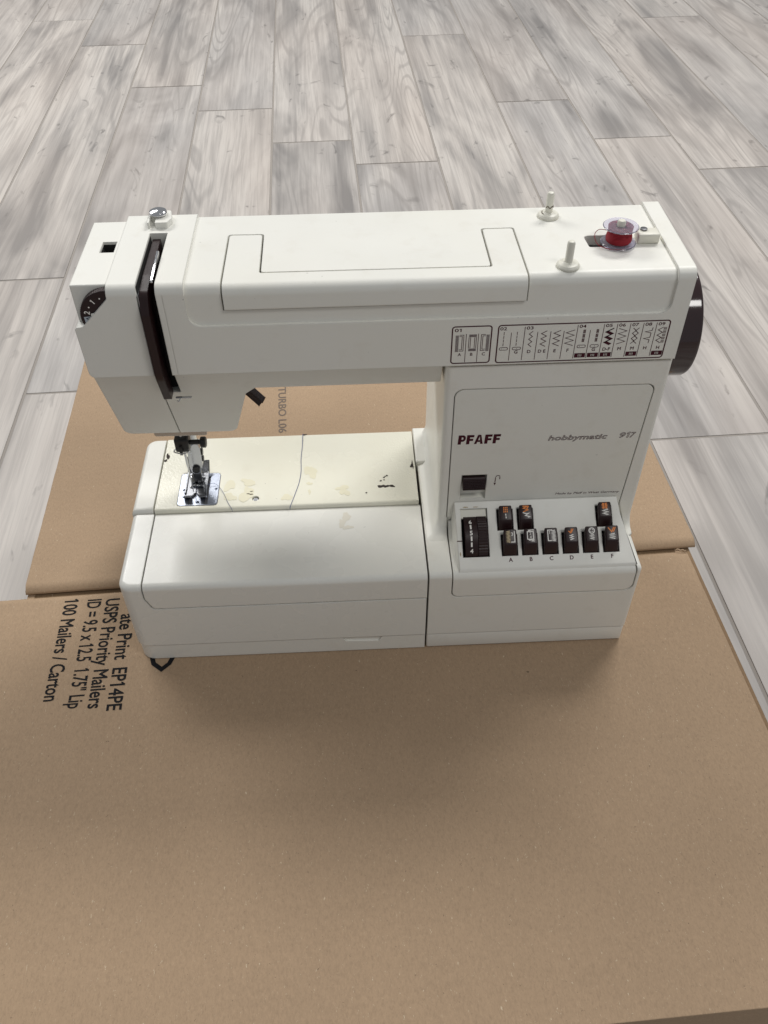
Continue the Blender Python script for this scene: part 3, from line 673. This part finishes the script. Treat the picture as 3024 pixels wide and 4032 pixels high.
td = link('tension_dial', raw('tension_dial', v, fc), BROWN, sm, 20)
for ang, tx in ((106, '.'), (127, '1'), (147, '.'), (164, '2')):
    a = R(ang); rad = Vector((math.cos(a), 0, math.sin(a))); tn = Vector((math.sin(a), 0, -math.cos(a)))
    q = Ink(Vector((TC[0], 0.0451, TC[2])) + rad * 0.0121, tn, rad)
    if tx == '.': q.poly([(0.0005 * math.cos(t), 0.0013 + 0.0005 * math.sin(t)) for t in (0, .8, 1.6, 2.4, 3.1, 3.9, 4.7, 5.5)])
    else: q.text(tx, 0, 0, 0.0034, align='CENTER', bold=.02)
    q.out('dial_mark', KEYW, td)
a = R(184); rad = Vector((math.cos(a), 0, math.sin(a))); tn = Vector((math.sin(a), 0, -math.cos(a)))
Ink(Vector((TC[0], 0.0451, TC[2])) + rad * 0.0108, tn, rad).rect(-0.002, 0.002, 0, 0.0048).out('dial_mark', simple('pale_print', (0.45, 0.50, 0.55), .5), td)
Ink(Vector((TC[0], 0.0450, TC[2])) + rad * 0.0118, tn, rad).line([(-.0014, 0), (-.0008, .0022), (0, .0012), (.0008, .0026), (.0014, .0004)], .0004).out('dial_mark', INK, td)
prism('dial_pointer', [(0.0225, 0.2868), (0.0300, 0.2890), (0.0340, 0.2830), (0.0232, 0.2820)], 'y', 0.0440, 0.0449, WHITE, td)
# thread slot: black sheets that paint in its inner shade, dark guide bar, metal strip
box('slot_shade', 0.0517, 0.0520, 0.047, 0.108, 0.243, 0.3025, DARK, arm); box('slot_shade', 0.0624, 0.0627, 0.047, 0.108, 0.243, 0.3025, DARK, arm)
prism('slot_shade', rpoly([(0.0560, 0.235), (0.0560, 0.2880), (0.1085, 0.2880), (0.1085, 0.2870), (0.0615, 0.2870), (0.0615, 0.235)]), 'x', 0.0520, 0.0624, DARK, arm)
gb = prism('thread_guide_bar', rpoly([(0.1080, 0.2890), (0.1080, 0.3005), (0.0640, 0.3005, .003), (0.0455, 0.2990, 0.006), (0.0392, 0.2880, 0.005), (0.0392, 0.2420, .02), (0.0478, 0.2190, .001), (0.0560, 0.2190), (0.0545, 0.2420), (0.0545, 0.2890)]), 'x', 0.0530, 0.0580, BROWN, sm)
finish(gb)
box('guide_strip', 0.0522, 0.0528, 0.0440, 0.056, 0.262, 0.2985, STEEL, sm)
prism('take_up_lever', rpoly([(0.0790, 0.3005, .001), (0.0810, 0.3075, .001), (0.0495, 0.3050, .001), (0.0480, 0.3030, .0008), (0.0700, 0.3040)]), 'x', 0.0604, 0.0617, CHROME, sm)
# bracket with the chrome knob
br = prism('knob_bracket', rpoly([(0.0494, 0.1150, .001), (0.0622, 0.1150, .001), (0.0646, 0.1210, .001), (0.0630, 0.1320, .002), (0.0505, 0.1320, .002), (0.0490, 0.125)]), 'z', 0.3030, 0.3080, WHITE, sm)
bool_(br, box('c', 0.0508, 0.0545, 0.100, 0.124, 0.300, 0.32)); finish(br)
lathe('pressure_knob', [(0.0030, 0.3040), (0.0030, 0.3082), (0.0054, 0.3086), (0.0058, 0.3095), (0.0054, 0.3106), (0.0038, 0.3114), (0.0016, 0.3118)], CHROME, sm, 32, 'z', (0.0555, 0.1262, 0))
# ---- head under the arm
def fy(z): return 0.0462 + (0.2405 - z) * 0.414
hp = rpoly([(0.0125, 0.2406), (0.0125, 0.1680, 0.006), (0.0915, 0.1670, 0.007), (0.1050, 0.2150), (0.1120, 0.2215), (0.2345, 0.2215), (0.2345, 0.2406)], 6)
v = [(x, fy(z), z) for x, z in hp] + [(x, 0.134, z) for x, z in hp]; n = len(hp)
head = link('head_housing', raw('head_housing', v, [tuple(range(n)), tuple(range(n, 2 * n))] + [(i, (i + 1) % n, n + (i + 1) % n, n + i) for i in range(n)]), PANEL, sm)
bool_(head, box('c', 0.0516, 0.0632, 0.03, 0.063, 0.2195, 0.26), box('c', 0.05075, 0.05145, 0.03, 0.0800, 0.15, 0.26)); finish(head)
box('slot_shade', 0.0520, 0.0630, 0.0605, 0.0625, 0.2200, 0.2405, DARK, head)
box('thread_hook', 0.0600, 0.0706, 0.0495, 0.0512, 0.2180, 0.2190, STEEL, head, 0.0004)
tube('thread_hook', [(0.0630, 0.0500, 0.2178), (0.0618, 0.0488, 0.2165), (0.0608, 0.0500, 0.2160)], 0.0004, STEEL, head, 6, 4)
prism('head_base_plate', rpoly([(0.0310, 0.1668), (0.0312, 0.1612, .002), (0.0690, 0.1606, .002), (0.0694, 0.1665)]), 'y', 0.0805, 0.125, STEEL, sm)
# lever that lifts the foot, behind the head
LD = Vector((0.70, -0.25, -0.67)).normalized(); LT = Vector((0.42, 0.0, 0.44)) ; LT = (LT - LD * LT.dot(LD)).normalized(); LW = LD.cross(LT)
def lbox(name, a0, a1, w0, w1, t0, t1, parent, bev=0.0):
    bm = bmesh.new(); bmesh.ops.create_cube(bm, size=1); c0 = Vector((0.1035, 0.0990, 0.1830))
    for q in bm.verts: q.co = c0 + LD * (a0, a1)[q.co.x > 0] + LW * (w0, w1)[q.co.y > 0] + LT * (t0, t1)[q.co.z > 0]
    if bev: bmesh.ops.bevel(bm, geom=bm.edges[:], offset=bev, segments=2, profile=0.5, affect='EDGES')
    bmesh.ops.recalc_face_normals(bm, faces=bm.faces)
    me = bpy.data.meshes.new(name); bm.to_mesh(me); bm.free(); return link(name, me, BROWN, parent)
lf = lbox('foot_lift_lever', -0.012, 0.0088, -0.0040, 0.0040, -0.0019, 0.0019, sm, 0.0006)
for i in range(9): lbox('lever_rib', -0.009 + 0.0019 * i, -0.0081 + 0.0019 * i, -0.0035, 0.0035, 0.0017, 0.0023, lf)
# ---- needle, clamp and presser foot
lathe('needle_bar', [(0.0030, 0.1420), (0.0030, 0.170)], STEEL, sm, 20, 'z', (0.0472, 0.0920, 0))
cl = box('needle_clamp', 0.0420, 0.0525, 0.0865, 0.0975, 0.1395, 0.1515, BLACKP, sm, 0.0012)
lathe('clamp_screw', [(0.0019, 0.052), (0.0019, 0.0610)], BLACKP, cl, 16, 'x', (0, 0.0905, 0.1462))
v = []
lathe('screw_knob', [(0.0030, 0.0606), (0.0043, 0.0612), (0.0043, 0.0645), (0.0034, 0.0652)], BLACKP, cl, 12, 'x', (0, 0.0905, 0.1458))
tube('thread_guide', [(0.0425, 0.0870, 0.1430), (0.0412, 0.0850, 0.1418), (0.0470, 0.0842, 0.1405), (0.0522, 0.0850, 0.1415), (0.0515, 0.0872, 0.1425)], 0.0005, STEEL, cl, 6, 4)
box('clamp_tab', 0.0452, 0.0474, 0.0845, 0.0870, 0.1385, 0.1465, BLACKP, cl, 0.0003)
lathe('needle', [(0.0003, 0.0935), (0.00045, 0.1010), (0.0006, 0.1190), (0.0010, 0.1240), (0.0010, 0.1420)], STEEL, sm, 12, 'z', (0.0472, 0.0920, 0))
lathe('presser_bar', [(0.0030, 0.1250), (0.0030, 0.170)], STEEL, sm, 20, 'z', (0.0520, 0.1060, 0))
sh = prism('presser_shank', rpoly([(0.0468, 0.1300, .002), (0.0545, 0.1360, .002), (0.0568, 0.1300, .002), (0.0565, 0.1130, .003), (0.0530, 0.1040, .002), (0.0470, 0.1040, .002), (0.0458, 0.1120, .003)]), 'y', 0.1015, 0.1085, STEEL, sm)
lathe('shank_screw', [(0.0030, 0.0995), (0.0030, 0.1012), (0.0024, 0.1016)], BLACKP, sh, 16, 'y', (0.0508, 0, 0.1095))
lathe('shank_screw', [(0.0025, 0.0445), (0.0030, 0.0448), (0.0030, 0.0458)], BLACKP, sh, 16, 'x', (0, 0.1050, 0.1155))
lathe('shank_screw', [(0.0028, 0.0566), (0.0028, 0.0578)], BLACKP, sh, 16, 'x', (0, 0.1045, 0.1245))
lathe('shank_screw', [(0.0024, 0.0566), (0.0024, 0.0576)], BLACKP, sh, 16, 'x', (0, 0.1045, 0.1175))
xf0, xf1, xc = 0.0402, 0.0574, 0.0490
ft = prism('presser_foot', [(xf0, 0.0886), (xc - 0.0030, 0.0886), (xc - 0.0004, 0.0918), (xc - 0.0004, 0.0966), (0.0442, 0.0966), (0.0442, 0.0990), (0.0540, 0.0990), (0.0540, 0.0966), (xc + 0.0004, 0.0966), (xc + 0.0004, 0.0918), (xc + 0.0030, 0.0886), (xf1, 0.0886), (xf1, 0.1150), (xf0, 0.1150)], 'z', 0.0912, 0.0928, FOOT, sm)
for a0, a1 in ((xf0 - 0.0004, xc - 0.0032), (xc + 0.0032, xf1 + 0.0004)):
    prism('toe', rpoly([(0.0840, 0.0950, .0006), (0.0872, 0.0912, .001), (0.0887, 0.0912), (0.0887, 0.0929), (0.0876, 0.0930, .001), (0.0848, 0.0960, .0004)], 4), 'x', a0, a1, FOOT, ft)
prism('heel', rpoly([(0.1149, 0.0911), (0.1165, 0.0914, .002), (0.1240, 0.0985, .0006), (0.1230, 0.0995, .0006), (0.1156, 0.0931, .002), (0.1149, 0.0929)], 4), 'x', xf0, xf1, FOOT, ft)
for a0, a1 in ((xf0, xf0 + 0.0011), (xf1 - 0.0011, xf1)):
    prism('side_rail', rpoly([(0.0900, 0.0927), (0.0905, 0.0942, .0008), (0.1150, 0.0942, .0008), (0.1225, 0.0990), (0.1165, 0.0927)], 4), 'x', a0, a1, FOOT, ft)
for x0, x1 in ((0.0446, 0.0474), (0.0497, 0.0522)):
    prism('foot_rib', rpoly([(0.1020, 0.0928), (0.1020, 0.0950, .001), (0.1085, 0.0975, .002), (0.1160, 0.0975, .001), (0.1160, 0.0928)]), 'x', x0, x1, FOOT, ft)
box('foot_cross_bar', 0.0430, 0.0545, 0.1075, 0.1105, 0.0930, 0.0948, STEEL, ft, 0.0006)
box('foot_hinge', 0.0462, 0.0535, 0.1035, 0.1090, 0.0932, 0.1045, DSTEEL, ft, 0.0008)
tube('foot_slot_rim', [(0.0440, 0.0980, 0.0930), (0.0446, 0.0997, 0.0931), (0.0490, 0.1000, 0.0931), (0.0534, 0.0997, 0.0931), (0.0540, 0.0980, 0.0930)], 0.0005, CHROME, ft, 6, 4)
# ---- things on top of the arm
for i, (x, y) in enumerate(((0.3079, 0.1200), (0.3083, 0.0560))):
    wz = 0.3023
    sp = lathe('spool_pin', [(0.0024, wz), (0.0024, wz + 0.0150), (0.0019, wz + 0.0162), (0.0008, wz + 0.0166)], CREAM, sm, 24, 'z', (x, y, 0))
    lathe('pin_collar', [(0.0070, wz), (0.0070, wz + 0.0012), (0.0060, wz + 0.0024), (0.0034, wz + 0.0030), (0.0030, wz + 0.0034)], CREAM, sp, 32, 'z', (x, y, 0))
    if i == 0:
        tube('grime_band', [(x + 0.0024 * math.cos(a), y + 0.0024 * math.sin(a), wz + 0.0072 + 0.0006 * math.sin(5 * a)) for a in [R(200 + 12 * k) for k in range(15)]], 0.00035, GRIME, sp, 5, 2)
        tube('grime_band', [(x + 0.0044 * math.cos(a), y + 0.0044 * math.sin(a), wz + 0.0029) for a in [R(150 + 9 * k) for k in range(8)]], 0.0003, GRIME, sp, 5, 2)
wb = box('winder_stop', 0.3565, 0.3700, 0.0800, 0.0895, 0.3023, 0.3085, CREAM, sm, 0.0009)
lathe('stop_screw', [(0.0022, 0.3085), (0.0022, 0.3094), (0.0014, 0.3095)], DSTEEL, wb, 16, 'z', (0.3610, 0.0868, 0))
lathe('winder_spindle', [(0.0026, 0.2960), (0.0026, 0.3168), (0.0020, 0.3178)], CREAM, sm, 20, 'z', (0.3445, 0.0815, 0))
# ---- handwheel
hw = lathe('hand_wheel', [(0.0300, 0.3850), (0.0388, 0.3858), (0.0393, 0.3866), (0.0393, 0.3870), (0.0393, 0.4040), (0.0393, 0.4044), (0.0388, 0.4056), (0.0378, 0.4062), (0.0300, 0.4064)], WHEEL, sm, 128, 'x', (0, 0.0990, 0.2355)); finish(hw)
lathe('clutch_knob', [(0.0220, 0.4060), (0.0215, 0.4110), (0.0190, 0.4120)], WHEEL, hw, 48, 'x', (0, 0.0990, 0.2345))
# ---- stitch chart printed on the arm
q = Ink((0, FY - 0.0001, 0), (1, 0, 0), (0, 0, 1))
def rrect(x0, x1, z0, z1, r, w): q.line(rpoly([(x0, z0, r), (x1, z0, r), (x1, z1, r), (x0, z1, r)], 5), w, True)
rrect(0.2392, 0.2636, 0.2433, 0.2704, 0.0018, 0.0008); rrect(0.2678, 0.3748, 0.2428, 0.2704, 0.0018, 0.0008)
lt = 0.00036
q.text('01', 0.2406, 0.2667, 0.0024, 0.0042, bold=.012)
for i, ch in enumerate('ABC'):
    x = 0.2410 + 0.0076 * i
    q.text(ch, x + 0.0034, 0.2488, 0.0023, align='CENTER', bold=.012)
    if i: q.line([(x - 0.0006, 0.2650), (x - 0.0006, 0.2440)], lt)
    for k in range(22 if i != 1 else 5):
        if i == 1:
            for zb in (0.2523, 0.2627): q.rect(x + 0.0012, x + 0.0060, zb + k * 0.0004, zb + k * 0.0004 + 0.00022)
        else:
            xa = x + (0.0004 if i == 0 else 0.0044); zz = 0.2520 + k * 0.00056; q.rect(xa, xa + 0.0020, zz, zz + 0.0003)
    if i == 0:
        for d in (0, .0010): q.line([(x + .0028, .2643 - d), (x + .0055 - d, .2643 - d), (x + .0055 - d, .2525 + d), (x + .0028, .2525 + d)], lt)
    elif i == 1:
        for d in (0, .0010): q.line([(x + .0012 + d, .2625), (x + .0012 + d, .2544)], lt); q.line([(x + .0058 - d, .2625), (x + .0058 - d, .2544)], lt)
    else:
        for d in (0, .0010): q.line([(x + .0040, .2643 - d), (x + .0012 + d, .2643 - d), (x + .0012 + d, .2525 + d), (x + .0040, .2525 + d)], lt)
cw = 0.00823; X0 = 0.2678
lab = {0: '', 1: 'G', 2: 'D', 3: 'D E', 4: 'E', 5: 'F', 6: '', 7: 'G', 8: 'D-F', 9: 'M', 10: 'M', 11: 'H', 12: 'H'}
num = {0: '02', 2: '03', 6: '04', 8: '05', 9: '06', 10: '07', 11: '08', 12: '09'}
for i in range(13):
    x = X0 + cw * i; c = x + cw * .5
    if i: q.line([(x, 0.2690 if i in num else 0.2650), (x, 0.2442)], lt)
    if i in num: q.text(num[i], x + 0.0010, 0.2669, 0.0023, 0.0042, bold=.012)
    zt, zb = 0.2655, 0.2540
    if lab[i]: q.text(lab[i], c, 0.2494, 0.0024, align='CENTER', thick=.018)
    if i in (0, 1):
        for k in range(4): q.line([(c - .0004, zt - k * .0027), (c - .0004, zt - k * .0027 - .0022)], lt)
    if i in (6, 7):
        for k in range(3):
            for d in (0, .00055, .0011): q.rect(c - .0002 + d, c + .00018 + d, zt - k * .0032 - .0027, zt - k * .0032)
    if i in (0, 1, 6, 7):
        q.line(rpoly([(c - .0025, .2522, .0008), (c + .0027, .2522, .0008), (c + .0027, .2541, .0008), (c - .0025, .2541, .0008)], 4), lt, True)
        xx = c - .0013 if i in (0, 6) else c + .0001
        q.rect(xx, xx + .0004, .25295, .25335)
    if 2 <= i <= 5:
        w = (.0011, .0017, .0021, .0027)[i - 2]; q.line([(c + (w if k % 2 == 0 else -w), zt - k * (zt - zb) / 6) for k in range(7)], lt * 1.2)
    if i == 8:
        for d in (-.0006, 0, .0006): q.line([(c + d + (.0018 if k % 2 == 0 else -.0018), zt + d * .6 - k * (zt - zb) / 6) for k in range(7)], lt * 1.7)
    if i == 9: q.line([(c + (-.0026 if k % 2 == 0 else .0026), zt - k * (zt - zb) / 6) for k in range(7)], lt * 1.2)
    if i == 10:
        for sg in (-1, 1): q.line([(c + sg * (.0019 if k % 2 == 0 else -.0002), zt - k * (zt - zb) / 6) for k in range(7)], lt * 1.2)
    if i == 11: q.line([(c + .0022, zt), (c + .0020, zt - .0022), (c - .0022, zt - .0030), (c + .0017, zt - .0040), (c + .0016, zt - .0072), (c - .0024, zt - .0080), (c + .0015, zt - .0090), (c + .0013, zt - .0115)], lt * 1.2)
    if i == 12:
        q.line([(c + (.0006 if k % 2 == 0 else -.0024), zt - k * (zt - zb) / 6) for k in range(7)], lt * 1.2)
        for d in (.0012, .0019, .0026):
            for k in range(5): q.line([(c + d, zt - k * .0024), (c + d - .0001, zt - k * .0024 - .0019)], lt)
    if i in (6, 7, 8, 10, 12):
        # block with three light strokes left open
        a0, a1, b0, b1 = x + .0007, x + cw - .0006, .24475, .2480; cc = (a0 + a1) / 2
        e = [a0, cc - .0011, cc - .0007, cc - .0002, cc + .0002, cc + .0007, cc + .0011, a1]
        for k in range(0, 8, 2): q.rect(e[k], e[k + 1], b0, b1)
        for k in (1, 3, 5): q.rect(e[k], e[k + 1], b0, b0 + .0007); q.rect(e[k], e[k + 1], b1 - .0008, b1)
q.out('stitch_chart', MAROON, arm)
sm.location = (0, 0, H)

# ================================================================ loose things on the machine
bz = 0.3023 + 0.0008
bob = empty('bobbin', 'clear plastic bobbin wound with red thread on top of the sewing machine', 'bobbin', (0.3445, 0.0815, H + bz))
def flange(name, z0): 
    return lathe(name, [(0.0036, z0), (0.0106, z0 + 0.0002), (0.0110, z0 + 0.0006), (0.0106, z0 + 0.0010), (0.0036, z0 + 0.0012)], CLEAR, bob, 48)
flange('flange', 0.0); flange('flange', 0.0104)
prof = [(0.0031, 0.0013)]
for k in range(22): prof += [(0.0074 + 0.0003 * (k % 2) + 0.0004 * math.sin(k * .3), 0.0014 + 0.0089 * k / 21)]
prof += [(0.0031, 0.0104)]
lathe('wound_thread', prof, REDT, bob, 40)
tube('thread_tail', [(-0.0060, 0.0045, 0.0060), (-0.0115, 0.0055, 0.0062), (-0.0145, 0.0030, 0.0040), (-0.0135, -0.0035, 0.0010), (-0.0070, -0.0085, 0.0003), (0.0020, -0.0098, 0.0001)], 0.00022, REDT, bob, 6, 8)
t1 = tube('sewing_thread', [(x, y, H + z) for x, y, z in ((0.1320, 0.1632, 0.0850), (0.1320, 0.1615, 0.0909), (0.1318, 0.1456, 0.0907), (0.1311, 0.1301, 0.0907), (0.1314, 0.1151, 0.0907), (0.1302, 0.1020, 0.0907), (0.1271, 0.0879, 0.0907), (0.1240, 0.0755, 0.0905), (0.1234, 0.0740, 0.0880))], 0.00021, BLUET)
t1['label'] = 'long blue thread lying straight across the cream bed plate'; t1['category'] = 'thread'
t2 = tube('sewing_thread', [(x, y, H + z) for x, y, z in ((0.0560, 0.1005, 0.0915), (0.0585, 0.1015, 0.0925), (0.0620, 0.1022, 0.0925), (0.0662, 0.0990, 0.0918), (0.0708, 0.0912, 0.0908), (0.0744, 0.0819, 0.0907), (0.0777, 0.0752, 0.0906), (0.0785, 0.0738, 0.0880))], 0.00016, BLUET)
t2['label'] = 'short dark thread curving out from under the presser foot'; t2['category'] = 'thread'
